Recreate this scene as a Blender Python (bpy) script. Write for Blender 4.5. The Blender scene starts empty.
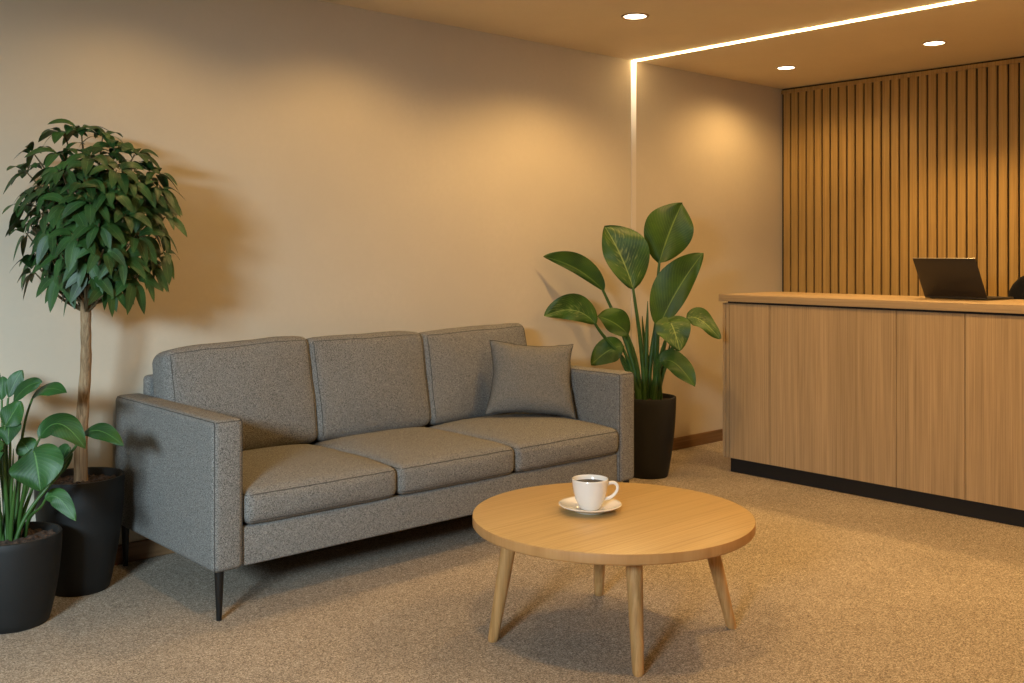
import bpy, bmesh, math, random
from mathutils import Vector, Matrix, noise
R = math.radians
scene = bpy.context.scene
COL = scene.collection
random.seed(7)

# ------------------------------------------------------------------ helpers
def tag(o, label=None, cat=None, group=None, kind=None):
    if label: o['label'] = label
    if cat: o['category'] = cat
    if group: o['group'] = group
    if kind: o['kind'] = kind
    return o

def thing(name, label, cat, loc=(0, 0, 0), rz=0.0, group=None):
    o = bpy.data.objects.new(name, None)
    COL.objects.link(o)
    o.empty_display_size = 0.1
    o.location = loc
    o.rotation_euler = (0, 0, rz)
    return tag(o, label, cat, group)

def obj(name, bm, mat, parent=None, smooth=True, angle=35):
    me = bpy.data.meshes.new(name)
    bmesh.ops.recalc_face_normals(bm, faces=bm.faces) if not bm.get('keep') else None
    b = bm['bm'] if isinstance(bm, dict) else bm
    b.to_mesh(me)
    b.free()
    return link(name, me, mat, parent, smooth, angle)

def link(name, me, mat, parent=None, smooth=True, angle=35):
    if mat: me.materials.append(mat)
    if smooth:
        me.polygons.foreach_set('use_smooth', [True] * len(me.polygons))
        try:
            me.set_sharp_from_angle(angle=R(angle))
        except Exception:
            pass
    o = bpy.data.objects.new(name, me)
    COL.objects.link(o)
    if parent: o.parent = parent
    return o

class MB:
    """collects geometry for ONE mesh"""
    def __init__(s):
        s.v = []; s.f = []; s.uv = {}
    def add(s, verts, faces, uvs=None):
        n = len(s.v)
        s.v += [tuple(p) for p in verts]
        for f in faces: s.f.append(tuple(i + n for i in f))
        if uvs:
            for i, u in enumerate(uvs): s.uv[n + i] = u
        return s
    def box(s, x0, x1, y0, y1, z0, z1, r=0.0, seg=2):
        bm = bmesh.new()
        bmesh.ops.create_cube(bm, size=1)
        for v in bm.verts:
            v.co = Vector(((x0 + x1) / 2 + v.co.x * (x1 - x0), (y0 + y1) / 2 + v.co.y * (y1 - y0), (z0 + z1) / 2 + v.co.z * (z1 - z0)))
        if r > 0:
            bmesh.ops.bevel(bm, geom=list(bm.edges), offset=r, segments=seg, profile=0.5, affect='EDGES')
        s.bm(bm)
        return s
    def bm(s, bm):
        bm.verts.ensure_lookup_table(); bm.verts.index_update()
        s.add([v.co.copy() for v in bm.verts], [[v.index for v in f.verts] for f in bm.faces])
        bm.free()
    def tube(s, pts, rad, seg=8, closed=False, cap=True):
        pts = [Vector(p) for p in pts]
        n = len(pts)
        if not hasattr(rad, '__len__'): rad = [rad] * n
        rings = []
        up = None
        for i, p in enumerate(pts):
            if closed: t = pts[(i + 1) % n] - pts[i - 1]
            else: t = pts[min(i + 1, n - 1)] - pts[max(i - 1, 0)]
            t.normalize()
            if up is None:
                up = Vector((0, 0, 1)) if abs(t.z) < 0.9 else Vector((1, 0, 0))
            a = t.cross(up)
            if a.length < 1e-5: a = t.cross(Vector((0.3, 1, 0.2)))
            a.normalize()
            b = a.cross(t).normalized()
            up = b
            rings.append([p + (a * math.cos(2 * math.pi * k / seg) + b * math.sin(2 * math.pi * k / seg)) * rad[i] for k in range(seg)])
        verts = [q for r_ in rings for q in r_]
        faces = []
        m = n if closed else n - 1
        for i in range(m):
            j = (i + 1) % n
            for k in range(seg):
                l = (k + 1) % seg
                faces.append((i * seg + k, i * seg + l, j * seg + l, j * seg + k))
        if cap and not closed:
            faces.append(tuple(range(seg - 1, -1, -1)))
            faces.append(tuple(range((n - 1) * seg, n * seg)))
        s.add(verts, faces)
        return s
    def lathe(s, prof, seg=48, c=(0, 0, 0)):
        verts = []; faces = []
        idx = []
        for (r, z) in prof:
            if r < 1e-6:
                idx.append([len(verts)]); verts.append((c[0], c[1], c[2] + z))
            else:
                st = len(verts)
                for k in range(seg):
                    a = 2 * math.pi * k / seg
                    verts.append((c[0] + r * math.cos(a), c[1] + r * math.sin(a), c[2] + z))
                idx.append(list(range(st, st + seg)))
        for i in range(len(idx) - 1):
            A, B = idx[i], idx[i + 1]
            for k in range(seg):
                l = (k + 1) % seg
                if len(A) == 1 and len(B) == 1: continue
                if len(A) == 1: faces.append((A[0], B[l], B[k]))
                elif len(B) == 1: faces.append((A[k], A[l], B[0]))
                else: faces.append((A[k], A[l], B[l], B[k]))
        s.add(verts, faces)
        return s
    def build(s, name, mat, parent=None, smooth=True, angle=35, fixn=True):
        me = bpy.data.meshes.new(name)
        me.from_pydata(s.v, [], s.f)
        if s.uv:
            ul = me.uv_layers.new(name='UVMap')
            for lp in me.loops:
                ul.data[lp.index].uv = s.uv.get(lp.vertex_index, (0, 0))
        elif fixn:
            b = bmesh.new(); b.from_mesh(me)
            bmesh.ops.recalc_face_normals(b, faces=b.faces)
            b.to_mesh(me); b.free()
        me.validate(); me.update()
        return link(name, me, mat, parent, smooth, angle)

# ------------------------------------------------------------------ materials
def new_mat(name):
    m = bpy.data.materials.new(name)
    m.use_nodes = True
    nt = m.node_tree
    return m, nt, nt.nodes, nt.links, nt.nodes['Principled BSDF']

def ramp(N, cols):
    r = N.new('ShaderNodeValToRGB')
    e = r.color_ramp.elements
    e[0].position, e[0].color = cols[0][0], (*cols[0][1], 1)
    e[1].position, e[1].color = cols[-1][0], (*cols[-1][1], 1)
    for p, c in cols[1:-1]:
        k = e.new(p); k.color = (*c, 1)
    return r

def coords(N, L, scale=(1, 1, 1), rot=(0, 0, 0), kind='Object'):
    tc = N.new('ShaderNodeTexCoord'); mp = N.new('ShaderNodeMapping')
    mp.inputs['Scale'].default_value = scale
    mp.inputs['Rotation'].default_value = rot
    mp.inputs['Location'].default_value = (3.37, 5.71, 2.43)
    L.new(tc.outputs[kind], mp.inputs['Vector'])
    return mp.outputs['Vector']

def ntex(N, L, vec, scale, detail=3, rough=0.5, dist=0.0):
    n = N.new('ShaderNodeTexNoise')
    n.inputs['Scale'].default_value = scale
    n.inputs['Detail'].default_value = detail
    n.inputs['Roughness'].default_value = rough
    n.inputs['Distortion'].default_value = dist
    L.new(vec, n.inputs['Vector'])
    return n.outputs['Fac']

def bump(N, L, b, h, strength, dist):
    bp = N.new('ShaderNodeBump')
    bp.inputs['Strength'].default_value = strength
    bp.inputs['Distance'].default_value = dist
    L.new(h, bp.inputs['Height']); L.new(bp.outputs['Normal'], b.inputs['Normal'])

def mixc(N, L, fac, a, b, mode='MIX', f=None):
    m = N.new('ShaderNodeMix'); m.data_type = 'RGBA'; m.blend_type = mode
    if f is not None: m.inputs[0].default_value = f
    else: L.new(fac, m.inputs[0])
    for s, x in ((6, a), (7, b)):
        if isinstance(x, tuple): m.inputs[s].default_value = (*x, 1)
        else: L.new(x, m.inputs[s])
    return m.outputs[2]

def srgb(r, g, b):
    f = lambda c: (c / 12.92 if c <= 0.04045 else ((c + 0.055) / 1.055) ** 2.4)
    return (f(r / 255), f(g / 255), f(b / 255))

def plain(name, col, rough=0.5, metal=0.0, var=0.06, scale=60, bmp=0.0, coat=0.0):
    m, nt, N, L, b = new_mat(name)
    v = coords(N, L)
    n = ntex(N, L, v, scale, 4)
    r = ramp(N, [(0.3, tuple(c * (1 - var) for c in col)), (0.7, tuple(min(1, c * (1 + var)) for c in col))])
    L.new(n, r.inputs[0]); L.new(r.outputs[0], b.inputs['Base Color'])
    b.inputs['Roughness'].default_value = rough
    b.inputs['Metallic'].default_value = metal
    b.inputs['Coat Weight'].default_value = coat
    if bmp: bump(N, L, b, n, bmp, 0.002)
    return m

def wall_mat(name, col):
    m, nt, N, L, b = new_mat(name)
    v = coords(N, L)
    big = ntex(N, L, v, 1.6, 5, 0.6)
    fine = ntex(N, L, v, 45, 5, 0.6)
    r = ramp(N, [(0.3, tuple(c * 0.93 for c in col)), (0.7, tuple(c * 1.05 for c in col))])
    L.new(big, r.inputs[0])
    c = mixc(N, L, fine, r.outputs[0], tuple(c * 0.94 for c in col))
    L.new(c, b.inputs['Base Color'])
    b.inputs['Roughness'].default_value = 0.85
    bump(N, L, b, fine, 0.12, 0.003)
    return m

def carpet_mat():
    m, nt, N, L, b = new_mat('carpet_loop_pile')
    v = coords(N, L)
    a = ntex(N, L, v, 215, 3, 0.8)
    vs = coords(N, L, (60, 190, 60), (0, 0, R(42)))
    s = ntex(N, L, vs, 1.0, 2, 0.6)
    big = ntex(N, L, v, 2.2, 4)
    r = ramp(N, [(0.32, srgb(90, 80, 69)), (0.50, srgb(165, 151, 133)), (0.66, srgb(226, 212, 194))])
    L.new(a, r.inputs[0])
    r2 = ramp(N, [(0.3, (0.70, 0.69, 0.68)), (0.7, (1.12, 1.12, 1.12))])
    L.new(s, r2.inputs[0])
    c = mixc(N, L, None, r.outputs[0], r2.outputs[0], 'MULTIPLY', 0.8)
    r3 = ramp(N, [(0.3, (0.9, 0.9, 0.9)), (0.7, (1.06, 1.06, 1.06))])
    L.new(big, r3.inputs[0])
    c = mixc(N, L, None, c, r3.outputs[0], 'MULTIPLY', 1.0)
    L.new(c, b.inputs['Base Color'])
    b.inputs['Roughness'].default_value = 0.95
    b.inputs['Specular IOR Level'].default_value = 0.1
    bump(N, L, b, a, 0.4, 0.004)
    return m

def fabric_mat(name, dark, light, scale=420):
    m, nt, N, L, b = new_mat(name)
    v = coords(N, L)
    a = ntex(N, L, v, scale, 2, 0.7)
    vs = coords(N, L, (520, 520, 300))
    s = ntex(N, L, vs, 1, 1)
    mx = N.new('ShaderNodeMath'); mx.operation = 'ADD'
    L.new(a, mx.inputs[0]); L.new(s, mx.inputs[1])
    h = N.new('ShaderNodeMath'); h.operation = 'MULTIPLY'; h.inputs[1].default_value = 0.5
    L.new(mx.outputs[0], h.inputs[0])
    r = ramp(N, [(0.34, dark), (0.66, light)])
    L.new(h.outputs[0], r.inputs[0]); L.new(r.outputs[0], b.inputs['Base Color'])
    b.inputs['Roughness'].default_value = 0.95
    b.inputs['Specular IOR Level'].default_value = 0.15
    b.inputs['Sheen Weight'].default_value = 0.0
    b.inputs['Sheen Roughness'].default_value = 0.5
    bump(N, L, b, h.outputs[0], 0.35, 0.003)
    return m

def oak_mat(name, dark, mid, light, axis='Z', rough=0.5, grain=60, stripe=9.0, amt=0.9, rot=0.0):
    """axis = the direction the grain runs along"""
    m, nt, N, L, b = new_mat(name)
    def sc(k, l):
        return {'X': (l, k, k), 'Y': (k, l, k), 'Z': (k, k, l)}[axis]
    rz = (0, 0, rot)
    f = ntex(N, L, coords(N, L, sc(grain, 1.6), rz), 1.0, 4, 0.65, 0.3)
    g = ntex(N, L, coords(N, L, sc(stripe, 0.5), rz), 1.0, 4, 0.6, 1.2)
    r1 = ramp(N, [(0.3, dark), (0.5, mid), (0.72, light)])
    L.new(f, r1.inputs[0])
    r2 = ramp(N, [(0.3, tuple(0.80 * 1 for _ in range(3))), (0.7, (1.08, 1.08, 1.08))])
    L.new(g, r2.inputs[0])
    c = mixc(N, L, None, r1.outputs[0], r2.outputs[0], 'MULTIPLY', amt)
    L.new(c, b.inputs['Base Color'])
    b.inputs['Roughness'].default_value = rough
    b.inputs['Specular IOR Level'].default_value = 0.35
    bump(N, L, b, f, 0.08, 0.002)
    return m

def leaf_mat(name, dark, light, vein, varieg=None, rough=0.35, k=26.0):
    """UV: u across the blade (0.5 = midrib), v along it"""
    m, nt, N, L, b = new_mat(name)
    tc = N.new('ShaderNodeTexCoord'); sp = N.new('ShaderNodeSeparateXYZ')
    L.new(tc.outputs['UV'], sp.inputs[0])
    def math_(op, a, c=None):
        n = N.new('ShaderNodeMath'); n.operation = op
        for i, x in enumerate((a, c)):
            if x is None: continue
            if isinstance(x, (int, float)): n.inputs[i].default_value = x
            else: L.new(x, n.inputs[i])
        return n.outputs[0]
    au = math_('ABSOLUTE', math_('SUBTRACT', sp.outputs['X'], 0.5))        # 0 midrib .. 0.5 edge
    ph = math_('SUBTRACT', math_('MULTIPLY', sp.outputs['Y'], k), math_('MULTIPLY', au, k * 0.9))
    wv = math_('ABSOLUTE', math_('SINE', math_('MULTIPLY', ph, 3.14159)))  # narrow dark/light veins
    ob = coords(N, L)
    n1 = ntex(N, L, ob, 9, 3)
    r = ramp(N, [(0.3, dark), (0.7, light)]); L.new(n1, r.inputs[0])
    col = r.outputs[0]
    rv = ramp(N, [(0.0, (1, 1, 1)), (0.22, (0, 0, 0))]); L.new(wv, rv.inputs[0])
    vf = math_('MULTIPLY', rv.outputs[0], 0.42)
    col = mixc(N, L, vf, col, vein)
    if varieg:
        pv = N.new('ShaderNodeCombineXYZ')
        L.new(math_('MULTIPLY', ph, 0.55), pv.inputs[0]); L.new(math_('MULTIPLY', au, 3.0), pv.inputs[1])
        n2 = ntex(N, L, pv.outputs[0], 2.0, 3, 0.6)
        near = math_('SUBTRACT', 1.0, math_('MULTIPLY', au, 2.0))
        q = math_('ADD', math_('MULTIPLY', near, 0.14), n2)
        rr = ramp(N, [(0.63, (0, 0, 0)), (0.76, (1, 1, 1))]); L.new(q, rr.inputs[0])
        col = mixc(N, L, math_('MULTIPLY', rr.outputs[0], 0.55), col, varieg)
    rm = ramp(N, [(0.008, (1, 1, 1)), (0.020, (0, 0, 0))]); L.new(au, rm.inputs[0])
    col = mixc(N, L, math_('MULTIPLY', rm.outputs[0], 0.8), col, vein)
    L.new(col, b.inputs['Base Color'])
    b.inputs['Roughness'].default_value = rough
    b.inputs['Specular IOR Level'].default_value = 0.45
    bump(N, L, b, wv, 0.10, 0.002)
    return m

def emit_mat(name, col, strength, grad=None):
    m, nt, N, L, b = new_mat(name)
    b.inputs['Base Color'].default_value = (0.66, 0.60, 0.52, 1)
    b.inputs['Emission Color'].default_value = (*col, 1)
    b.inputs['Emission Strength'].default_value = strength
    b.inputs['Roughness'].default_value = 0.4
    if grad:
        z0, z1 = grad
        tc = N.new('ShaderNodeTexCoord'); sp = N.new('ShaderNodeSeparateXYZ'); L.new(tc.outputs['Object'], sp.inputs[0])
        mr = N.new('ShaderNodeMapRange')
        mr.inputs['From Min'].default_value = z0; mr.inputs['From Max'].default_value = z1
        L.new(sp.outputs['Z'], mr.inputs['Value'])
        p = N.new('ShaderNodeMath'); p.operation = 'POWER'; p.inputs[1].default_value = 3.2
        L.new(mr.outputs[0], p.inputs[0])
        q = N.new('ShaderNodeMath'); q.operation = 'MULTIPLY'; q.inputs[1].default_value = strength
        L.new(p.outputs[0], q.inputs[0]); L.new(q.outputs[0], b.inputs['Emission Strength'])
    return m

M = {}
M['wall'] = wall_mat('painted_plaster', srgb(206, 194, 173))
M['ceiling'] = wall_mat('ceiling_paint', srgb(238, 224, 198))
M['carpet'] = carpet_mat()
M['sofa'] = fabric_mat('grey_woven_fabric', srgb(54, 53, 51), srgb(162, 159, 153), 230)
M['pillow'] = fabric_mat('grey_cushion_fabric', srgb(70, 68, 64), srgb(146, 142, 135), 300)
M['piping'] = plain('dark_seam_thread', srgb(72, 70, 67), 0.9)
M['black_metal'] = plain('black_metal', srgb(26, 25, 24), 0.45, 0.3)
M['oak_table'] = oak_mat('oak_tabletop', srgb(172, 140, 88), srgb(190, 159, 106), srgb(198, 168, 116), 'X', 0.38, 130, 9, 0.45, rot=R(-20))
M['oak_edge'] = oak_mat('oak_table_edge', srgb(178, 130, 76), srgb(188, 140, 86), srgb(196, 150, 96), 'Z', 0.5, 20, 6, 0.4)
M['oak_leg'] = oak_mat('oak_leg', srgb(172, 124, 70), srgb(194, 146, 90), srgb(206, 160, 104), 'Z', 0.45, 120, 30)
M['oak_desk'] = oak_mat('oak_desk_veneer', srgb(156, 129, 94), srgb(182, 154, 116), srgb(194, 167, 130), 'Z', 0.5, 170, 16)
M['oak_top'] = oak_mat('oak_counter_top', srgb(164, 138, 102), srgb(180, 153, 116), srgb(190, 164, 128), 'Y', 0.45, 90, 14)
M['oak_slat'] = oak_mat('oak_slat', srgb(154, 120, 66), srgb(176, 141, 82), srgb(188, 153, 94), 'Z', 0.5, 120, 16)
M['baseboard'] = oak_mat('baseboard_wood', srgb(104, 76, 50), srgb(126, 95, 64), srgb(140, 108, 76), 'X', 0.5, 70, 14)
M['backing'] = plain('dark_felt_backing', srgb(36, 27, 19), 0.95)
M['plinth'] = plain('black_plinth', srgb(24, 25, 27), 0.5)
M['pot'] = plain('matte_black_pot', srgb(17, 17, 16), 0.65, 0, 0.08, 30, 0.05)
M['soil'] = plain('potting_soil', srgb(66, 50, 38), 1.0, 0, 0.95, 85, 1.0)
M['bark'] = oak_mat('trunk_bark', srgb(112, 88, 62), srgb(154, 126, 94), srgb(182, 156, 122), 'Z', 0.85, 110, 30)
M['twig'] = plain('twig_bark', srgb(92, 78, 50), 0.8)
M['stalk'] = plain('green_stalk', srgb(58, 92, 38), 0.45, 0, 0.25, 12)
M['tree_leaf'] = leaf_mat('tree_leaf', srgb(20, 48, 16), srgb(56, 94, 42), srgb(90, 126, 66), None, 0.46, 9)
M['big_leaf'] = leaf_mat('broad_leaf', srgb(32, 62, 12), srgb(58, 92, 20), srgb(112, 138, 58), None, 0.5, 17)
M['var_leaf'] = leaf_mat('variegated_leaf', srgb(34, 64, 14), srgb(62, 98, 24), srgb(146, 164, 84), srgb(150, 162, 86), 0.5, 17)
M['small_leaf'] = leaf_mat('glossy_leaf', srgb(18, 54, 16), srgb(42, 88, 30), srgb(86, 128, 64), None, 0.5, 10)
M['porcelain'] = plain('white_porcelain', srgb(236, 232, 226), 0.18, 0, 0.01, 10, 0, 0.3)
M['coffee'] = plain('black_coffee', srgb(16, 9, 6), 0.6, 0, 0.1)
M['laptop'] = plain('graphite_aluminium', srgb(52, 48, 44), 0.42, 0.35, 0.03)
M['laptop_edge'] = plain('light_aluminium_edge', srgb(150, 142, 130), 0.35, 0.6, 0.03)
M['screen'] = plain('laptop_screen_glass', srgb(14, 14, 16), 0.1)
M['keys'] = plain('black_keys', srgb(17, 17, 16), 0.65)
M['chair_fabric'] = fabric_mat('black_chair_mesh', srgb(20, 19, 18), srgb(44, 42, 40), 300)
M['trim_bronze'] = plain('bronze_trim', srgb(176, 148, 112), 0.4)
M['trim_white'] = plain('white_trim', srgb(230, 222, 208), 0.4)
M['led'] = emit_mat('led_diffuser', (1.0, 0.70, 0.33), 20.0)
M['led_wall'] = emit_mat('led_wall_diffuser', (1.0, 0.80, 0.52), 3.2, (1.70, 2.52))
M['lens'] = emit_mat('downlight_lens', (1.0, 0.84, 0.60), 12.0)
M['pane'] = None
def pane_mat():
    m, nt, N, L, b = new_mat('window_glass')
    t = N.new('ShaderNodeBsdfTransparent'); g = N.new('ShaderNodeBsdfGlossy'); g.inputs['Roughness'].default_value = 0.02
    mx = N.new('ShaderNodeMixShader'); mx.inputs[0].default_value = 0.06
    L.new(t.outputs[0], mx.inputs[1]); L.new(g.outputs[0], mx.inputs[2])
    L.new(mx.outputs[0], N['Material Output'].inputs['Surface'])
    return m
M['pane'] = pane_mat()

# ------------------------------------------------------------------ room
WY, SX, CZ = 4.257, 6.60, 2.518       # long wall, wall behind the desk, ceiling height
LX = -1.6                              # window wall (out of frame)
YF = -2.4
def struct(name, mb, mat, **k):
    return tag(mb.build(name, mat, None, smooth=False), kind='structure')
struct('floor', MB().box(LX - .15, SX + .15, YF, WY + .15, -.1, 0), M['carpet'])
struct('ceiling', MB().box(LX - .15, SX + .15, YF, WY + .15, CZ, CZ + .1), M['ceiling'])
struct('wall_back', MB().box(LX - .15, SX + .15, WY, WY + .15, 0, CZ), M['wall'])
struct('wall_right', MB().box(SX, SX + .15, YF, WY, 0, CZ), M['wall'])
wl = MB()
wy0, wy1, wz0, wz1 = -0.1, 1.7, 0.7, 2.14
wl.box(LX - .15, LX, YF, wy0, 0, CZ); wl.box(LX - .15, LX, wy1, WY, 0, CZ)
wl.box(LX - .15, LX, wy0, wy1, 0, wz0); wl.box(LX - .15, LX, wy0, wy1, wz1, CZ)
struct('wall_left', wl, M['wall'])
wf = MB()
for y in (wy0, (wy0 + wy1) / 2 - .025, wy1 - .05): wf.box(LX - .10, LX - .05, y, y + .05, wz0, wz1)
for z in (wz0, wz1 - .05): wf.box(LX - .10, LX - .05, wy0, wy1, z, z + .05)
win = struct('window_1', wf, M['trim_white'])
MB().box(LX - .08, LX - .075, wy0 + .05, wy1 - .05, wz0 + .05, wz1 - .05).build('pane', M['pane'], win, False)
struct('baseboard_back', MB().box(LX, SX - .045, WY - .014, WY, 0, .08, .003), M['baseboard'])
struct('baseboard_left', MB().box(LX, LX + .014, YF, WY - .014, 0, .08, .003), M['baseboard'])

# slatted oak panel behind the desk
panel = thing('slatted_wall_panel', 'tall oak panel of vertical slats covering the wall behind the reception desk', 'wall panel', (SX, 2.1, 0))
PF = -0.029
MB().box(-.012, 0, -1.6, WY - 2.1, 0, CZ).build('backing_board', M['backing'], panel, False)
sl = MB()
y = 4.236 - 2.1
while y > -1.55:
    sl.box(PF - .0, -.012, y - .052, y, .0, CZ - .040, .0015, 1)
    y -= .0646
sl.build('slats', M['oak_slat'], panel, True, 30)
MB().box(PF + .001, -.012, -1.6, WY - 2.1, CZ - .039, CZ - .012).build('top_rail', M['oak_slat'], panel, False)

# ------------------------------------------------------------------ lights in the ceiling
WARM = (1.0, 0.62, 0.235)
DL = [(3.99, 3.448, .072, .056, 'round recessed downlight nearest the sofa, left of the ceiling light strip'),
      (5.833, 3.74, .060, .053, 'round recessed downlight near the corner of slatted panel and plain wall'),
      (5.79, 2.729, .064, .055, 'round recessed downlight above the laptop, near the slatted panel')]
for (x, y, ro, ri, lab) in DL:
    t = thing('ceiling_downlight', lab, 'ceiling light', (x, y, CZ), 0, 'recessed ceiling downlights')
    MB().lathe([(ri, -.001), (ri + .002, -.005), (ro - .003, -.006), (ro, -.001), (ro, 0)], 40).build('trim_ring', M['trim_bronze'], t)
    MB().lathe([(0, -.0025), (ri, -.0025), (ri, -.0005), (0, -.0005)], 40).build('lens', M['lens'], t)
def spot(x, y, w, size=148, blend=1.0, z=CZ - .03, col=WARM, rad=.05):
    ld = bpy.data.lights.new('downlight_lamp', 'SPOT')
    ld.energy = w; ld.spot_size = R(size); ld.spot_blend = blend; ld.color = col; ld.shadow_soft_size = rad
    lo = bpy.data.objects.new('downlight_lamp', ld); COL.objects.link(lo)
    lo.location = (x, y, z)
    return lo
for x, y, w, a, b_ in [(1.66, 3.68, 12, 146, .6), (2.70, 3.6, 21, 148, .55), (3.99, 3.448, 55, 150, .55), (5.833, 3.74, 30, 160, .6)]:
    spot(x, y, w, a, b_)
for x, y, w in [(5.79, 2.729, 64), (5.79, 1.7, 56)]:
    spot(x, y, w, 118, .55)
for x, y, w in [(1.5, 1.7, 70), (4.1, 1.7, 95), (3.4, -.3, 36)]:
    spot(x, y, w, 140, .8, rad=.09)

ls = MB()
ls.box(4.898, 4.920, YF + .1, WY - .006, CZ - .008, CZ, .001, 1)
tag(ls.build('ceiling_light_strip', M['led'], None, False), 'long thin warm white light strip running across the ceiling', 'light strip')
lv = MB(); lv.box(4.887, 4.930, WY - .006, WY, .08, CZ - .001)
tag(lv.build('wall_light_strip', M['led_wall'], None, False), 'thin vertical light strip set in the wall, glowing near the ceiling', 'light strip')

def area(loc, target, sx, sy, w, col):
    ld = bpy.data.lights.new('daylight', 'AREA'); ld.shape = 'RECTANGLE'
    ld.size = sx; ld.size_y = sy; ld.energy = w; ld.color = col
    lo = bpy.data.objects.new('daylight', ld); COL.objects.link(lo)
    lo.location = loc; ld.spread = R(110)
    lo.rotation_euler = (Vector(target) - Vector(loc)).to_track_quat('-Z', 'Y').to_euler()
    return lo
area((LX - 1.0, -.1, 2.25), (1.0, 4.2, 1.3), 1.1, .7, 205, (0.66, 0.86, 1.0))

up = spot(3.5, .4, 98, 160, .6, 1.75); up.name = 'ceiling_fill_lamp'; up.rotation_euler = (math.pi, 0, 0)  # unseen fill lamp aimed upward, added to brighten the ceiling
w = bpy.data.worlds.new('world'); scene.world = w
w.use_nodes = True
w.node_tree.nodes['Background'].inputs[0].default_value = (0.95, 0.90, 0.82, 1)
w.node_tree.nodes['Background'].inputs[1].default_value = 0.05

# ------------------------------------------------------------------ sofa
SL, SD, AW, AH, AB = 2.238, 0.912, 0.118, 0.711, 0.174
sofa = thing('sofa', 'grey fabric three-seat sofa with slim black legs against the long wall', 'sofa', (1.619, 3.329, 0))
def cushion_pt(p, h, r, puff):
    """p in [-1,1]^3 on the cube surface -> rounded, puffed cushion"""
    q = Vector((p[0] * h[0], p[1] * h[1], p[2] * h[2]))
    inner = Vector([max(-(h[i] - r), min(h[i] - r, q[i])) for i in range(3)])
    d = q - inner
    if d.length > 1e-9: q = inner + d.normalized() * r
    u = [q[i] / h[i] for i in range(3)]
    bx = (1 - u[1] ** 2) * (1 - u[2] ** 2); by = (1 - u[0] ** 2) * (1 - u[2] ** 2)
    bz = (1 - u[0] ** 4) * (1 - u[1] ** 4)
    q.x += u[0] * puff[0] * bx; q.y += u[1] * puff[1] * by; q.z += u[2] * puff[2] * bz
    return q
def cushion_mesh(h, r, puff, mat4, n=(22, 18, 8), wr=0.0, seed=0, nosag=None):
    mb = MB(); bm = bmesh.new(); cache = {}
    def ticks(k, hh):
        # denser near the rounded edges
        e = r / hh
        a = [-1, -1 + e * .33, -1 + e * .66, -1 + e]
        m_ = [(-1 + e) + (2 - 2 * e) * i / k for i in range(1, k)]
        return a + m_ + [-x for x in reversed(a)]
    T = [ticks(n[i], h[i]) for i in range(3)]
    def V(p):
        key = tuple(round(c, 5) for c in p)
        if key not in cache:
            q = cushion_pt(p, h, r, puff)
            if wr:
                q += noise.noise_vector(q * 5 + Vector((seed, 0, 0))) * wr + noise.noise_vector(q * 14 + Vector((seed, 3, 0))) * wr * .3
            if nosag: q = nosag(q)
            cache[key] = bm.verts.new(mat4 @ q)
        return cache[key]
    for ax in range(3):
        a, b_ = [(1, 2), (0, 2), (0, 1)][ax]
        for sgn in (-1, 1):
            for i in range(len(T[a]) - 1):
                for j in range(len(T[b_]) - 1):
                    P = []
                    for (ii, jj) in ((i, j), (i + 1, j), (i + 1, j + 1), (i, j + 1)):
                        p = [0, 0, 0]; p[ax] = sgn; p[a] = T[a][ii]; p[b_] = T[b_][jj]; P.append(V(p))
                    if len(set(P)) == 4: bm.faces.new(P)
    bmesh.ops.recalc_face_normals(bm, faces=bm.faces)
    mb.bm(bm)
    def edge(p0, p1, k=30):
        out = []
        for i in range(k + 1):
            p = [p0[c] + (p1[c] - p0[c]) * i / k for c in range(3)]
            q = cushion_pt(p, h, r, puff)
            if wr: q += noise.noise_vector(q * 5 + Vector((seed, 0, 0))) * wr + noise.noise_vector(q * 14 + Vector((seed, 3, 0))) * wr * .3
            if nosag: q = nosag(q)
            out.append(mat4 @ q)
        return out
    return mb, edge

# arms, base, back frame
for k, x0 in enumerate((0, SL - AW)):
    mb = MB(); mb.box(x0, x0 + AW, 0, SD, AB, AH, .024, 5)
    arm = mb.build('arm', M['sofa'], sofa, True, 60)
    pp = MB(); e = .0068
    for xx in (x0 + e, x0 + AW - e):
        pp.tube([(xx, e, AB + .01), (xx, e, AH - .02), (xx, e, AH - e - .006), (xx, e + .006, AH - e), (xx, .03, AH - e), (xx, SD - .02, AH - e)] , .0017, 6)
    pp.tube([(x0 + .012, e - .001, AH - e - .001), (x0 + AW - .012, e - .001, AH - e - .001)], .0016, 6)
    pp.build('piping', M['piping'], arm)
bs = MB(); bs.box(AW + .0005, SL - AW - .0005, .014, SD - .055, AB + .002, .318, .01, 3)
bs.build('seat_base', M['sofa'], sofa, True, 60)
bf = MB(); bf.box(AW + .0005, SL - AW - .0005, SD - .054, SD, AB + .002, .785, .02, 4)
bf.build('back_frame', M['sofa'], sofa, True, 60)
# legs
for lx in (.036, SL - .036):
    for ly in (.032, SD - .032):
        lg = MB(); sx_ = 1 if lx < 1 else -1
        lg.lathe([(0, AB), (.0165, AB), (.0165, AB - .012), (.0095, 0), (0, 0)], 20, (lx, ly, 0))
        lg.build('leg', M['black_metal'], sofa)
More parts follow.
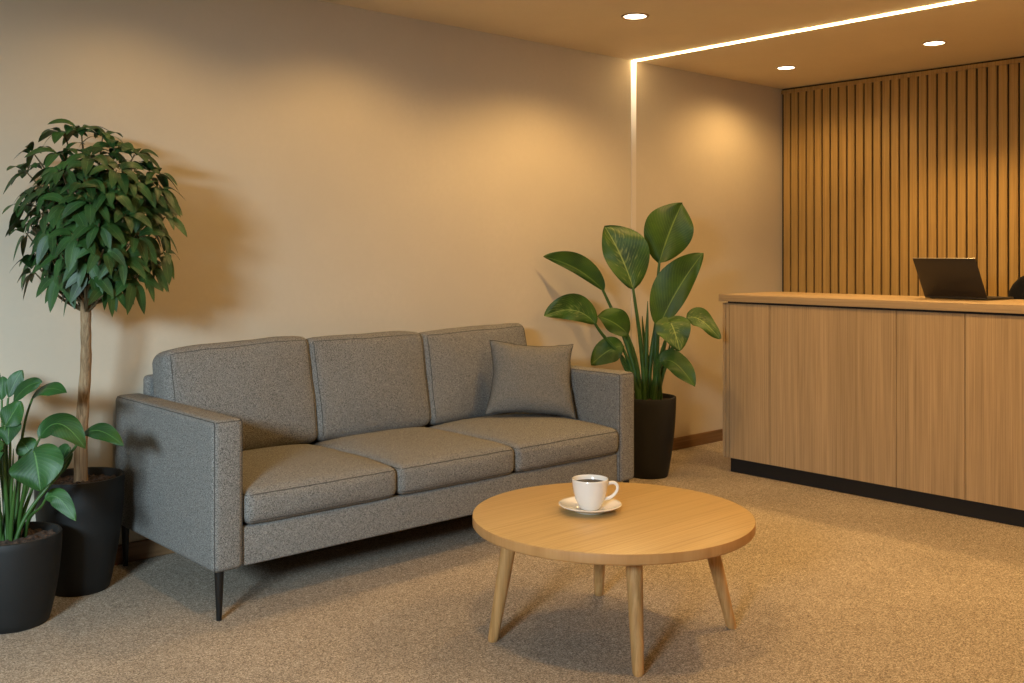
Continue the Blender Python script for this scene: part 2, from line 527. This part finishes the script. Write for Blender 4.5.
# seat cushions
xs = [AW + .002, .793, 1.433, SL - AW - .002]
for k in range(3):
    x0, x1 = xs[k] + .002, xs[k + 1] - .002
    h = ((x1 - x0) / 2, .345, .060)
    mat4 = Matrix.Translation(((x0 + x1) / 2, .3385, .3835))
    mb, edge = cushion_mesh(h, .032, (0.0, .016, .037), mat4, (20, 18, 5), .0025, k * 7)
    # keep the underside flat on the base
    mb.v = [(a, b, max(c, .3190)) for (a, b, c) in mb.v]
    sc = mb.build('seat_cushion', M['sofa'], sofa, True, 70)
    pp = MB()
    for z in (.86, -.86):
        pp.tube(edge((-.97, -1, z), (.97, -1, z)), .0019, 6)
    for x in (-1, 1):
        pp.tube(edge((x, -.97, .86), (x, .97, .86)), .0019, 6)
    pp.build('piping', M['piping'], sc)
# back cushions
xb = [AW - .004, .812, 1.455, SL - AW + .030]
for k in range(3):
    x0, x1 = xb[k] - .005, xb[k + 1] + .005
    if k == 0: x0 = AW + .003
    h = ((x1 - x0) / 2, .080, .232)
    mat4 = Matrix.Translation(((x0 + x1) / 2, .738, .674)) @ Matrix.Rotation(R(-10), 4, 'X')
    w0 = h[0]
    def sag(q, k=k, w0=w0):
        u = q.x / w0
        t = (q.z / .232 + 1) / 2
        q.z += .014 * t * ((u if k == 0 else (-.2 * u if k == 1 else .6 * u)))          # uneven stuffed tops
        if t < .62 and k == 2 and q.x > w0 - .035: q.x = min(q.x, w0 - .035 + (q.x - w0 + .035) * .2)
        return q
    mb, edge = cushion_mesh(h, .042, (.006, .034, .010), mat4, (20, 5, 16), .007, 11 + k * 5, sag)
    bc = mb.build('back_cushion', M['sofa'], sofa, True, 80)
    pp = MB()
    loop = edge((-.93, -1, -.9), (-.93, -1, .93), 24) + edge((-.93, -1, .93), (.93, -1, .93), 24)[1:] + edge((.93, -1, .93), (.93, -1, -.9), 24)[1:]
    pp.tube(loop, .0016, 6)
    pp.build('piping', M['piping'], bc)

# loose square pillow in the corner of the sofa
def pillow():
    t_rot = Matrix.Rotation(R(-34), 4, 'Z') @ Matrix.Rotation(R(-19), 4, 'X') @ Matrix.Rotation(R(3.5), 4, 'Y')
    W, Hh, T = .222, .191, .068
    n = 30
    bm = bmesh.new(); grid = {}
    for side in (-1, 1):
        for i in range(n + 1):
            for j in range(n + 1):
                u = -1 + 2 * i / n; v = -1 + 2 * j / n
                edge_ = i in (0, n) or j in (0, n)
                if edge_ and side == 1:
                    grid[(1, i, j)] = grid[(-1, i, j)]; continue
                th = T * ((1 - abs(u) ** 2.4) * (1 - abs(v) ** 2.4)) ** .55
                x = u * W * (1 - .03 * v) * (1 - .11 * (1 - v * v) * abs(u) ** 3)
                z = v * Hh * (1 - .11 * (1 - u * u) * abs(v) ** 3)
                p = Vector((x, side * th, z))
                cr = (1 - abs(u)) * (1 - abs(v))
                p += noise.noise_vector(p * 9 + Vector((5, side, 2))) * .006 + noise.noise_vector(p * 24 + Vector((1, side, 8))) * .0028 * (1 - cr)
                if v < -.4: p.y += side * .012 * (abs(v) - .4) * (1 - u * u) * (0 if edge_ else 1)
                grid[(side, i, j)] = bm.verts.new(t_rot @ p)
    for side in (-1, 1):
        for i in range(n):
            for j in range(n):
                bm.faces.new([grid[(side, i, j)], grid[(side, i + 1, j)], grid[(side, i + 1, j + 1)], grid[(side, i, j + 1)]])
    bmesh.ops.recalc_face_normals(bm, faces=bm.faces)
    rim = [grid[(-1, i, 0)].co.copy() for i in range(n)] + [grid[(-1, n, j)].co.copy() for j in range(n)] + \
          [grid[(-1, i, n)].co.copy() for i in range(n, 0, -1)] + [grid[(-1, 0, j)].co.copy() for j in range(n, 0, -1)]
    root = thing('throw_pillow', 'square grey fabric throw pillow leaning in the right corner of the sofa', 'pillow', (3.545, 3.752, .662))
    mb = MB(); mb.bm(bm)
    c = mb.build('pillow_cover', M['pillow'], root, True, 80)
    MB().tube(rim, .0022, 6, closed=True).build('seam', M['piping'], c)
pillow()

# ------------------------------------------------------------------ coffee table
TX, TY, TR, TH = 2.591, 2.342, .476, .4124
tab = thing('coffee_table', 'round oak coffee table with four splayed tapered legs on the carpet', 'table', (TX, TY, 0))
tt = MB()
tt.lathe([(0, TH), (TR - .003, TH), (TR - .0008, TH - .0008), (TR, TH - .003), (TR, TH - .030), (TR - .003, TH - .034), (0, TH - .034)], 128)
top = tt.build('tabletop', M['oak_table'], tab, True, 30)
top.data.materials.append(M['oak_edge'])
for p in top.data.polygons:
    if abs(p.normal.z) < .6: p.material_index = 1
for (bx, by, tx, ty) in [(-.344, .225, -.29, .19), (.35, -.24, .27, -.185), (-.193, -.282, -.16, -.235), (.257, .30, .215, .25)]:
    lg = MB()
    a = Vector((bx, by, 0)); b = Vector((tx, ty, TH - .034))
    ks = [0, .02, .06, .3, .6, 1.0]
    bm = bmesh.new()
    verts = []
    for k in ks:
        p = a.lerp(b, k)
        r_ = .0178 + (.0275 - .0178) * min(1, k * 1.15)
        if k == 0: r_ -= .003
        verts.append([bm.verts.new((p.x + r_ * math.cos(2 * math.pi * i / 28), p.y + r_ * math.sin(2 * math.pi * i / 28), p.z)) for i in range(28)])
    for i in range(len(ks) - 1):
        for j in range(28):
            bm.faces.new([verts[i][j], verts[i][(j + 1) % 28], verts[i + 1][(j + 1) % 28], verts[i + 1][j]])
    bm.faces.new(verts[0][::-1]); bm.faces.new(verts[-1])
    lg.bm(bm)
    lg.build('leg', M['oak_leg'], tab, True, 50)

# cup and saucer
CX, CY = 2.554, 2.41
sau = MB()
sau.lathe([(0, .0), (.050, 0), (.054, .002), (.056, .006), (.080, .013), (.102, .021), (.1075, .0245), (.1085, .0265), (.1065, .028), (.100, .0255), (.080, .0185), (.056, .0125), (.048, .0105), (.046, .0085), (0, .0085)], 72, (0, 0, 0))
so = sau.build('saucer', M['porcelain'], None, True, 60)
so.location = (CX, CY, TH + .0003)
tag(so, 'round white porcelain saucer lying on the coffee table under the cup', 'saucer')
ang = math.atan2(-.6698, .7426)
cup = thing('coffee_cup', 'white porcelain cup of black coffee standing on the saucer', 'cup', (CX, CY, TH + .0091), ang)
cp = MB()
cp.lathe([(0, 0), (.030, 0), (.033, .002), (.034, .004), (.041, .015), (.050, .034), (.057, .058), (.0605, .080), (.0622, .099), (.0626, .1025), (.0612, .104), (.0596, .1025), (.0580, .082), (.0545, .058), (.047, .034), (.036, .014), (.025, .009), (0, .009)], 64)
cb = cp.build('cup_body', M['porcelain'], cup, True, 60)
MB().lathe([(0, .0885), (.0583, .0885), (.0583, .0880), (0, .0868)], 48).build('coffee', M['coffee'], cup)
hp = [(.0585, .083), (.068, .0885), (.081, .0895), (.0915, .083), (.0945, .071), (.0905, .058), (.081, .047), (.069, .039), (.056, .035), (.0485, .0335)]
def catmull(P, k=5):
    P = [Vector(p) for p in P]; out = []
    for i in range(len(P) - 1):
        p0, p1, p2, p3 = P[max(i - 1, 0)], P[i], P[i + 1], P[min(i + 2, len(P) - 1)]
        for j in range(k):
            t = j / k
            out.append(.5 * ((2 * p1) + (p2 - p0) * t + (2 * p0 - 5 * p1 + 4 * p2 - p3) * t * t + (3 * p1 - p0 - 3 * p2 + p3) * t ** 3))
    out.append(P[-1]); return out
hpts = catmull([(x, 0, z) for x, z in hp])
MB().tube(hpts, [.0052 + .0012 * abs(2 * i / (len(hpts) - 1) - 1) for i in range(len(hpts))], 14).build('handle', M['porcelain'], cup)

# ------------------------------------------------------------------ reception desk
desk = thing('reception_desk', 'oak veneered reception desk with vertical grain panels and black plinth', 'desk', (5.0, 2.4, 0))
CT, SLB, KH = 1.055, .041, .089
Y0d, Y1d = 1.15 - 2.4, 3.645 - 2.4
MB().box(.045, .53, Y0d + .02, Y1d - .032, 0, KH).build('plinth', M['plinth'], desk, False)
MB().box(.030, .56, Y0d + .01, Y1d - .022, KH, CT - SLB - .001).build('carcass', M['plinth'], desk, False)
MB().box(.0296, .565, Y0d - .009, Y0d + .009, KH, CT - SLB - .012, .0015, 1).build('end_panel', M['oak_desk'], desk, True, 30)
MB().box(.008, .565, Y1d - .02, Y1d, KH, CT - SLB - .012, .0015, 1).build('end_panel', M['oak_desk'], desk, True, 30)
edges = [3.623, 3.599, 3.319, 2.562, 2.208, 1.45, 1.15]
for a, b in zip(edges[:-1], edges[1:]):
    MB().box(.010, .0295, b - 2.4 + .0018, a - 2.4 - .0018, KH, CT - SLB - .012, .001, 1).build('front_panel', M['oak_desk'], desk, True, 30)
ctop = MB(); ctop.box(4.992, 5.60, 1.13, 3.662, CT - SLB, CT, .002, 2)
tag(ctop.build('countertop', M['oak_top'], None, True, 30), 'pale oak countertop slab resting on the reception desk', 'countertop')

# laptop, seen from behind, its screen facing the slatted wall
lap = thing('laptop', 'dark grey open laptop seen from behind on the countertop', 'laptop', (5.36, 2.415, CT + .0002), R(-8))
MB().box(.0, .25, -.179, .179, .002, .013, .004, 3).build('laptop_base', M['laptop'], lap)
lapb = lap.children[0]
kb = MB()
for i in range(5):
    for j in range(14):
        kb.box(.03 + i * .019, .046 + i * .019, -.14 + j * .0201, -.14 + j * .0201 + .017, .0128, .0142)
kb.build('keyboard', M['keys'], lapb, False)
MB().box(.145, .215, -.05, .05, .0126, .0134).build('touchpad', M['keys'], lapb, False)
LT = Matrix.Translation((.004, 0, .0125)) @ Matrix.Rotation(R(-28), 4, 'Y')
def xf(mb, m): mb.v = [tuple(m @ Vector(p)) for p in mb.v]; return mb
lid = xf(MB().box(-.004, .002, -.179, .179, 0, .232, .0018, 2), LT).build('lid', M['laptop'], lap)
xf(MB().box(.0021, .0027, -.170, .170, .014, .222), LT).build('screen', M['screen'], lid, False)
xf(MB().box(-.0042, .0022, -.178, .178, .2322, .2332), LT).build('lid_edge', M['laptop_edge'], lid, False)
MB().tube([(.004, -.13, .0120), (.004, .13, .0120)], .0048, 10).build('hinge', M['laptop'], lap)

# office chair behind the desk
ch = thing('office_chair', 'black office chair with rounded backrest behind the reception desk', 'chair', (6.02, 2.25, 0))
mbk, _ = cushion_mesh((.235, .030, .27), .028, (.0, .012, .0), Matrix.Translation((.19, 0, .912)) @ Matrix.Rotation(R(-90), 4, 'Z') @ Matrix.Rotation(R(6), 4, 'X'), (14, 4, 14), 0, 0,
    lambda q: Vector((q.x * math.sqrt(max(.05, 1 - max(0, (q.z - .05) / .245) ** 2.6)) if q.z > .05 else q.x * (1 - .12 * (.05 - q.z)), q.y, q.z)))
mbk.build('backrest', M['chair_fabric'], ch, True, 80)
mbs, _ = cushion_mesh((.235, .235, .035), .03, (0, 0, .012), Matrix.Translation((-.04, 0, .475)), (12, 12, 3))
mbs.build('seat', M['chair_fabric'], ch, True, 80)
MB().tube(catmull([(.05, 0, .425), (.19, 0, .44), (.245, 0, .55), (.228, 0, .74)]), .022, 10).build('back_support', M['black_metal'], ch)
MB().lathe([(0, .09), (.035, .09), (.035, .26), (.022, .26), (.022, .44), (0, .44)], 20).build('gas_column', M['black_metal'], ch)
for k in range(5):
    a = 2 * math.pi * k / 5 + .3
    c_, s_ = math.cos(a), math.sin(a)
    lg = MB().tube([(.02 * c_, .02 * s_, .115), (.16 * c_, .16 * s_, .10), (.27 * c_, .27 * s_, .078)], [.024, .02, .015], 10).build('leg', M['black_metal'], ch)
    cz = MB()
    cz.tube([(.27 * c_ - .02 * s_, .27 * s_ + .02 * c_, .03), (.27 * c_ + .02 * s_, .27 * s_ - .02 * c_, .03)], .03, 18)
    cz.tube([(.27 * c_, .27 * s_, .03), (.27 * c_, .27 * s_, .08)], .008, 8)
    cz.build('caster', M['black_metal'], lg)

# ------------------------------------------------------------------ plants
VA = math.atan2(-.6698, .7426)         # plants are turned so that their local x runs along the room's diagonal
def leaf_blade(mb, B, T, W, arch, roll, heart, hint, n=14, m=4, fold=.16, wav=0.0, seed=0, up=Vector((0, 0, 1)), asym=(1.0, 1.0)):
    """one leaf blade from base B to tip T; hint = direction its upper face looks at"""
    B, T = Vector(B), Vector(T)
    ax = (T - B); Ln = ax.length; ax.normalize()
    nrm = (hint - ax * hint.dot(ax))
    if nrm.length < 1e-3: nrm = up - ax * up.dot(ax)
    nrm.normalize()
    nrm = Matrix.Rotation(R(roll), 3, ax) @ nrm
    verts = []; uvs = []; faces = []
    pos = lambda t: B.lerp(T, t) + up * (arch * 4 * t * (1 - t) * (1.25 - .5 * t))
    for i in range(n + 1):
        t = i / n
        p = pos(t)
        tg = (pos(min(1, t + .02)) - pos(max(0, t - .02))).normalized()
        nn = (nrm - tg * nrm.dot(tg)).normalized()
        cr = tg.cross(nn).normalized()
        # width profile; heart: 0.4 = widest in the middle, 0.7 = lobed near the base
        e = 1.0 - heart
        tt = max(t, 0.0)
        w_ = (math.sin(math.pi * tt ** (.45 + .75 * e)) ** (.62 + .25 * e)) if 0 < tt < 1 else 0
        w_ = max(w_, .012) * W / 2
        back = (heart - .35) * W * .5 * (1 - t) ** 3
        for j in range(-m, m + 1):
            s = j / m
            off = cr * (s * w_ * (asym[0] if s < 0 else asym[1])) + nn * (fold * abs(s) * w_ - .10 * w_ * s * s * 1.2)
            off += nn * (wav * W * math.sin(t * 9 + s * 2.2 + seed) * abs(s) ** 1.5)
            off -= tg * (back * abs(s) ** 1.3)
            verts.append(p + off); uvs.append((.5 + s / 2, t))
    k = 2 * m + 1
    for i in range(n):
        for j in range(2 * m):
            faces.append((i * k + j, i * k + j + 1, (i + 1) * k + j + 1, (i + 1) * k + j))
    mb.add(verts, faces, uvs)

def pot_parts(root, rt, rb, h, soil_z, belly=0.0):
    pr = []
    K = 12
    for i in range(K + 1):
        t = i / K
        r_ = rb + (rt - rb) * (1 - (1 - t) ** 1.9)
        pr.append((r_, h * t))
    pr[0] = (rb - .004, 0)
    prof = [(0, 0)] + [pr[0], (rb, .004)] + pr[1:-1] + [(rt, h - .004), (rt - .002, h), (rt - .011, h), (rt - .013, h - .004)] + [(rt - .016, soil_z + .002), (rt - .02, soil_z - .02), (0, soil_z - .02)]
    MB().lathe(prof, 72).build('pot', M['pot'], root, True, 40)
    # uneven soil
    n, seg = 22, 90
    mb = MB(); vv = []; ff = []
    for i in range(n + 1):
        for k in range(seg):
            a = 2 * math.pi * k / seg; r_ = (rt - .0165) * max(i / n, .001)
            x, y = r_ * math.cos(a), r_ * math.sin(a)
            vv.append((x, y, soil_z + .012 * (1 - i / n) + .012 * noise.noise(Vector((x * 60, y * 60, rt * 9)))))
    for i in range(n):
        for k in range(seg):
            ff.append((i * seg + k, i * seg + (k + 1) % seg, (i + 1) * seg + (k + 1) % seg, (i + 1) * seg + k))
    mb.add(vv, ff)
    mb.build('soil', M['soil'], root, True, 80)
    return soil_z

def stalk_pts(foot, base, tdir, bow=.25):
    """a bowed stalk from the soil to the leaf base, meeting the leaf along tdir"""
    f, b = Vector(foot), Vector(base)
    L_ = (b - f).length
    c1 = f + Vector(((b.x - f.x) * .18, (b.y - f.y) * .18, L_ * .45))
    c2 = b - Vector((tdir.x * .3, tdir.y * .3, max(tdir.z, .55))).normalized() * L_ * bow
    out = []
    for i in range(17):
        t = i / 16
        out.append(f * (1 - t) ** 3 + c1 * 3 * t * (1 - t) ** 2 + c2 * 3 * t * t * (1 - t) + b * t ** 3)
    return out

def leafy_plant(root, leaves, sz, mats, rad, extra, fold, wav, hintf):
    for q, row in enumerate(leaves):
        B, T, W, arch, roll, var, heart, fx = row[:8]
        asym = row[8:] or (1.0, 1.0)
        fy = random.uniform(-.03, .03)
        B, T = Vector(B), Vector(T)
        hint = hintf(B, T)
        mb = MB()
        leaf_blade(mb, B, T, W, arch, roll, heart, hint, 26, 7, fold, wav, q * 1.7, asym=asym)
        lf = mb.build('leaf', mats[var], root, True, 180)
        d = (T - B).normalized()
        pts = stalk_pts((fx, fy, sz - .005), B, d)
        st = MB(); st.tube(pts, [rad * (1.25 - .65 * i / 16) for i in range(17)], 8)
        # the midrib runs on under the blade
        rib = [B + (T - B) * t + Vector((0, 0, 1)) * (arch * 4 * t * (1 - t) * (1.25 - .5 * t)) for t in [k / 10 for k in range(10)]]
        st.build('leaf_stalk', M['stalk'], lf, True, 80)
    for (fx, fy, tx, ty, tz) in extra:
        pts = stalk_pts((fx, fy, sz - .005), (tx, ty, tz), Vector((tx - fx, ty - fy, 1)).normalized())
        MB().tube(pts, [rad * (1.3 - 1.15 * (i / 16) ** 2) for i in range(17)], 8).build('stem', M['stalk'], root, True, 80)

# big-leaved plant in the corner between sofa and desk
RIGHT = [
    ((0.071, 0.02, 1.25), (0.212, 0.06, 1.596), 0.282, 0.020, 6, 0, 0.42, 0.041, 1.12, 0.95),
    ((-0.099, -0.1, 1.099), (-0.261, -0.07, 1.456), 0.253, 0.030, -8, 1, 0.45, -0.018, 0.72, 1.32),
    ((0.052, -0.12, 0.887), (0.307, -0.08, 1.3), 0.206, 0.030, 8, 0, 0.55, 0.053, 1.38, 0.66),
    ((-0.265, -0.02, 1.084), (-0.616, -0.12, 1.28), 0.117, 0.035, -15, 0, 0.50, -0.047, 0.50, 1.50),
    ((-0.319, -0.1, 0.897), (-0.612, -0.18, 0.942), 0.155, 0.055, -18, 1, 0.50, -0.035, 0.75, 1.25),
    ((-0.142, -0.16, 0.844), (-0.315, -0.22, 0.945), 0.148, 0.015, 0, 0, 0.62, -0.041, 0.80, 1.20),
    ((-0.158, -0.05, 0.76), (-0.342, -0.1, 0.656), 0.151, 0.020, 0, 0, 0.50, -0.059, 1.00, 1.00),
    ((0.099, -0.2, 0.907), (0.14, -0.28, 0.753), 0.198, 0.020, 0, 1, 0.78, 0.023, 1.00, 1.00),
    ((0.209, -0.14, 0.931), (0.388, -0.16, 0.81), 0.137, 0.035, -20, 1, 0.50, 0.047, 1.10, 0.90),
    ((0.058, -0.16, 0.685), (0.235, -0.22, 0.545), 0.142, 0.045, -12, 0, 0.55, 0.07, 1.10, 0.90),
]
rp = thing('potted_broadleaf_plant', 'tall plant with large paddle leaves in a black pot between sofa and desk', 'plant', (4.600, 3.877, 0), VA)
pot_parts(rp, .164, .116, .463, .435)
leafy_plant(rp, RIGHT, .435, [M['big_leaf'], M['var_leaf']], .0125,
    [(-.02, -.02, -.005, -.03, 1.02), (.0, .02, .05, .0, .98), (.03, -.04, .10, -.08, .86), (-.03, .03, -.13, -.02, .86), (.02, .03, -.03, .02, .93), (.05, .0, .13, .0, .78), (-.05, -.02, -.17, -.06, .72)],
    .20, .075, lambda B, T: Vector((0, -1, .35)))

# small leafy plant at the left edge
SMALL = [
    ((-0.002, -0.02, 0.792), (0.038, -0.0, 0.888), 0.053, 0.010, 20, 0, 0.35, 0.0),
    ((0.031, -0.05, 0.783), (0.127, -0.04, 0.851), 0.066, 0.020, -10, 0, 0.40, 0.007),
    ((0.074, -0.0, 0.789), (0.211, -0.04, 0.812), 0.063, 0.025, -20, 0, 0.40, 0.014),
    ((-0.035, -0.0, 0.782), (-0.042, 0.02, 0.864), 0.056, 0.010, 0, 0, 0.40, -0.014),
    ((0.028, -0.1, 0.711), (0.07, -0.08, 0.79), 0.089, 0.000, 0, 0, 0.50, 0.0),
    ((0.032, -0.08, 0.708), (0.045, -0.12, 0.646), 0.083, 0.020, 0, 0, 0.50, -0.004),
    ((0.13, -0.06, 0.666), (0.286, -0.06, 0.621), 0.100, 0.060, -18, 0, 0.55, 0.018),
    ((0.25, -0.0, 0.659), (0.402, -0.02, 0.624), 0.067, 0.030, -15, 0, 0.40, 0.028),
    ((0.157, -0.17, 0.636), (0.196, -0.205, 0.508), 0.185, 0.015, 8, 0, 0.50, 0.018, 1.0, 1.0),
    ((0.08, -0.02, 0.582), (0.028, -0.0, 0.641), 0.077, 0.010, 0, 0, 0.40, 0.011),
    ((0.182, -0.14, 0.466), (0.293, -0.16, 0.398), 0.064, 0.035, 10, 0, 0.40, 0.032),
    ((0.187, 0.04, 0.609), (0.144, 0.04, 0.502), 0.071, 0.020, 0, 0, 0.40, 0.025),
    ((-0.064, -0.04, 0.788), (-0.137, -0.02, 0.883), 0.070, 0.020, 0, 0, 0.40, -0.025),
    ((-0.071, -0.08, 0.708), (-0.198, -0.1, 0.728), 0.090, 0.050, -20, 0, 0.50, -0.032),
    ((-0.078, -0.1, 0.608), (-0.182, -0.14, 0.538), 0.103, 0.060, -10, 0, 0.60, -0.035),
    ((0.006, -0.15, 0.635), (-0.016, -0.2, 0.525), 0.121, 0.040, 0, 0, 0.70, -0.028),
    ((-0.1, 0.08, 0.778), (-0.146, 0.12, 0.889), 0.065, 0.020, 0, 0, 0.40, -0.014),
    ((-0.226, 0.08, 0.627), (-0.382, 0.1, 0.58), 0.079, 0.050, -20, 0, 0.50, -0.028),
]
sp_ = thing('potted_leafy_plant', 'low plant with glossy green leaves in a black pot, front left of the tree', 'plant', (1.105, 3.835, 0), VA)
pot_parts(sp_, .164, .122, .312, .288)
leafy_plant(sp_, SMALL, .288, [M['small_leaf'], M['small_leaf']], .0062,
    [(.0, -.02, .03, -.05, .62), (-.01, .01, -.04, .0, .66), (.02, .0, .10, -.03, .54), (.0, .03, .02, .03, .60), (-.02, -.02, -.10, -.05, .56), (.01, -.03, .05, -.08, .52)],
    .12, .05, lambda B, T: Vector((0, -.9, .5)))

# tree with a round crown
tree = thing('potted_tree', 'slender potted tree with dense round green crown, left of the sofa', 'tree', (1.413, 4.045, 0), VA)
pot_parts(tree, .163, .108, .437, .408)
tp = catmull([(.004, .0, .39), (.006, -.005, .55), (.020, -.02, .70), (.044, -.05, .88), (.056, -.08, 1.02), (.064, -.10, 1.14)], 5)
MB().tube(tp, [.031 if i == 0 else .0265 - .0075 * min(1, 1.4 * i / (len(tp) - 1)) + .0009 * math.sin(i * 2.1) for i in range(len(tp))], 16).build('trunk', M['bark'], tree)
CL = [(-0.147, -0.1, 1.689), (-0.035, -0.08, 1.775), (0.021, -0.05, 1.794), (0.133, -0.1, 1.773), (0.269, -0.1, 1.697), (0.349, -0.08, 1.623), (0.369, -0.06, 1.502), (0.376, -0.08, 1.368), (0.344, -0.1, 1.266), (0.314, -0.12, 1.168), (0.231, -0.16, 1.133), (0.187, -0.2, 1.127), (0.018, -0.2, 1.171), (0.029, -0.14, 1.132), (-0.071, -0.15, 1.237), (-0.155, -0.1, 1.266), (-0.177, -0.1, 1.368), (-0.168, -0.12, 1.481), (-0.177, -0.1, 1.614), (0.063, -0.32, 1.596), (0.146, -0.26, 1.673), (0.269, -0.3, 1.615), (0.264, -0.36, 1.522), (0.102, -0.36, 1.469), (-0.022, -0.25, 1.529), (0.222, -0.36, 1.399), (0.305, -0.3, 1.436), (0.327, -0.26, 1.347), (0.134, -0.36, 1.346), (0.019, -0.3, 1.365), (0.239, -0.36, 1.293), (0.144, -0.3, 1.257), (0.28, -0.28, 1.257), (-0.063, -0.2, 1.44), (0.342, -0.2, 1.532), (0.01, -0.2, 1.679), (0.193, -0.12, 1.725), (0.198, -0.3, 1.472), (0.305, -0.25, 1.565), (0.169, -0.36, 1.557), (0.342, -0.2, 1.44), (0.046, -0.28, 1.282), (0.195, -0.38, 1.486), (-0.138, -0.12, 1.214), (0.005, -0.22, 1.172), (0.351, -0.12, 1.198), (0.305, -0.2, 1.142), (-0.151, -0.14, 1.416), (0.397, -0.1, 1.432), (0.225, -0.26, 1.108), (0.39, -0.1, 1.281), (0.162, -0.3, 1.167), (-0.119, -0.16, 1.534), (0.388, -0.14, 1.554)]
CC = Vector((.10, -.13, 1.43))
crown = []
for c in CL:
    c = Vector(c)
    if c.z < 1.2: c.z += .026
    d = c - CC
    crown.append(c - d * (.11 if d.x > 0 else .06) + Vector((0, 0, .004)))
# more rosettes inside and at the back of the crown
while len(crown) < 100:
    p = Vector((random.uniform(-1, 1), random.uniform(-1, 1), random.uniform(-1, 1)))
    if .45 < p.length < .95:
        crown.append(CC + Vector((p.x * .24, p.y * .14 + .04, p.z * .25)))
fol = MB()
WALLN = Vector((-.6698, .7426, 0))     # direction of the wall's normal in the tree's own frame, pointing into the wall
for ci, c in enumerate(crown):
    out = Vector((c.x - CC.x, (c.y - CC.y) * 1.2, (c.z - CC.z)))
    if out.length < 1e-3: out = Vector((0, 0, 1))
    out.normalize()
    axis = (out * .75 + Vector((0, -.1, .75))).normalized()
    t1 = axis.cross(Vector((.31, .77, .2))).normalized(); t2 = axis.cross(t1)
    nl = random.choice((7, 8, 9))
    ph = random.uniform(0, 6.28); rs = random.uniform(.8, 1.12)
    axis = (axis + Vector((random.uniform(-.35, .35), random.uniform(-.35, .35), 0))).normalized()
    for k in range(nl):
        a = ph + 2 * math.pi * k / nl + random.uniform(-.25, .25)
        rad_dir = t1 * math.cos(a) + t2 * math.sin(a)
        el = random.uniform(-.35, .45)
        d = (rad_dir + axis * el + Vector((0, 0, -.10))).normalized()
        Ln = random.uniform(.068, .104) * rs
        B = c + d * .016
        T = B + d * Ln + Vector((0, 0, -.016))
        # leaves do not push into the wall (0.212 m behind the trunk along the wall normal)
        over = max(0.0, (T.dot(Vector((.6698 * -1 * -1, .7426, 0))) if False else (T.x * (-.6698) + T.y * .7426)) - .185)
        if over > 0:
            B = B - WALLN * over; T = T - WALLN * over
        hint = (axis + Vector((0, -.25, .3))).normalized()
        leaf_blade(fol, B, T, Ln * random.uniform(.38, .50), .018, random.uniform(-18, 18), .42, hint, 8, 2, .22)
fol.build('foliage', M['tree_leaf'], tree, True, 180)
br = MB()
top_ = Vector(tp[-1])
for i, c in enumerate(crown):
    if i % 2 and i > 54: continue
    s = Vector(tp[-1 - (i % 4)]) if c.z < 1.3 else top_ + Vector((0, 0, .0))
    if c.z > 1.45:
        mid = top_.lerp(Vector((CC.x, CC.y, 1.42)), random.uniform(.4, 1.0))
        P = catmull([s, mid, (mid + c) / 2 + Vector((0, 0, .02)), c], 4)
    else:
        P = catmull([s, (s + c) / 2 + Vector((0, 0, -.02)), c], 5)
    br.tube(P, [.0075 - .005 * k / (len(P) - 1) for k in range(len(P))], 6)
br.build('branches', M['twig'], tree)

# ------------------------------------------------------------------ camera
cd = bpy.data.cameras.new('camera')
cd.sensor_fit = 'HORIZONTAL'; cd.sensor_width = 36.0
cd.lens = 1018.4 / 1024 * 36.0
cd.shift_x = (512 - 507.9) / 1024
cd.shift_y = (253.0 - 341.5) / 1024
cd.clip_start = .05
co = bpy.data.objects.new('camera', cd); COL.objects.link(co)
co.location = (0, 0, 1.3)
co.rotation_euler = (R(90), 0, .8369 - math.pi / 2)
scene.camera = co
scene.view_settings.view_transform = 'Standard'
scene.view_settings.look = 'None'
scene.view_settings.exposure = 0.0
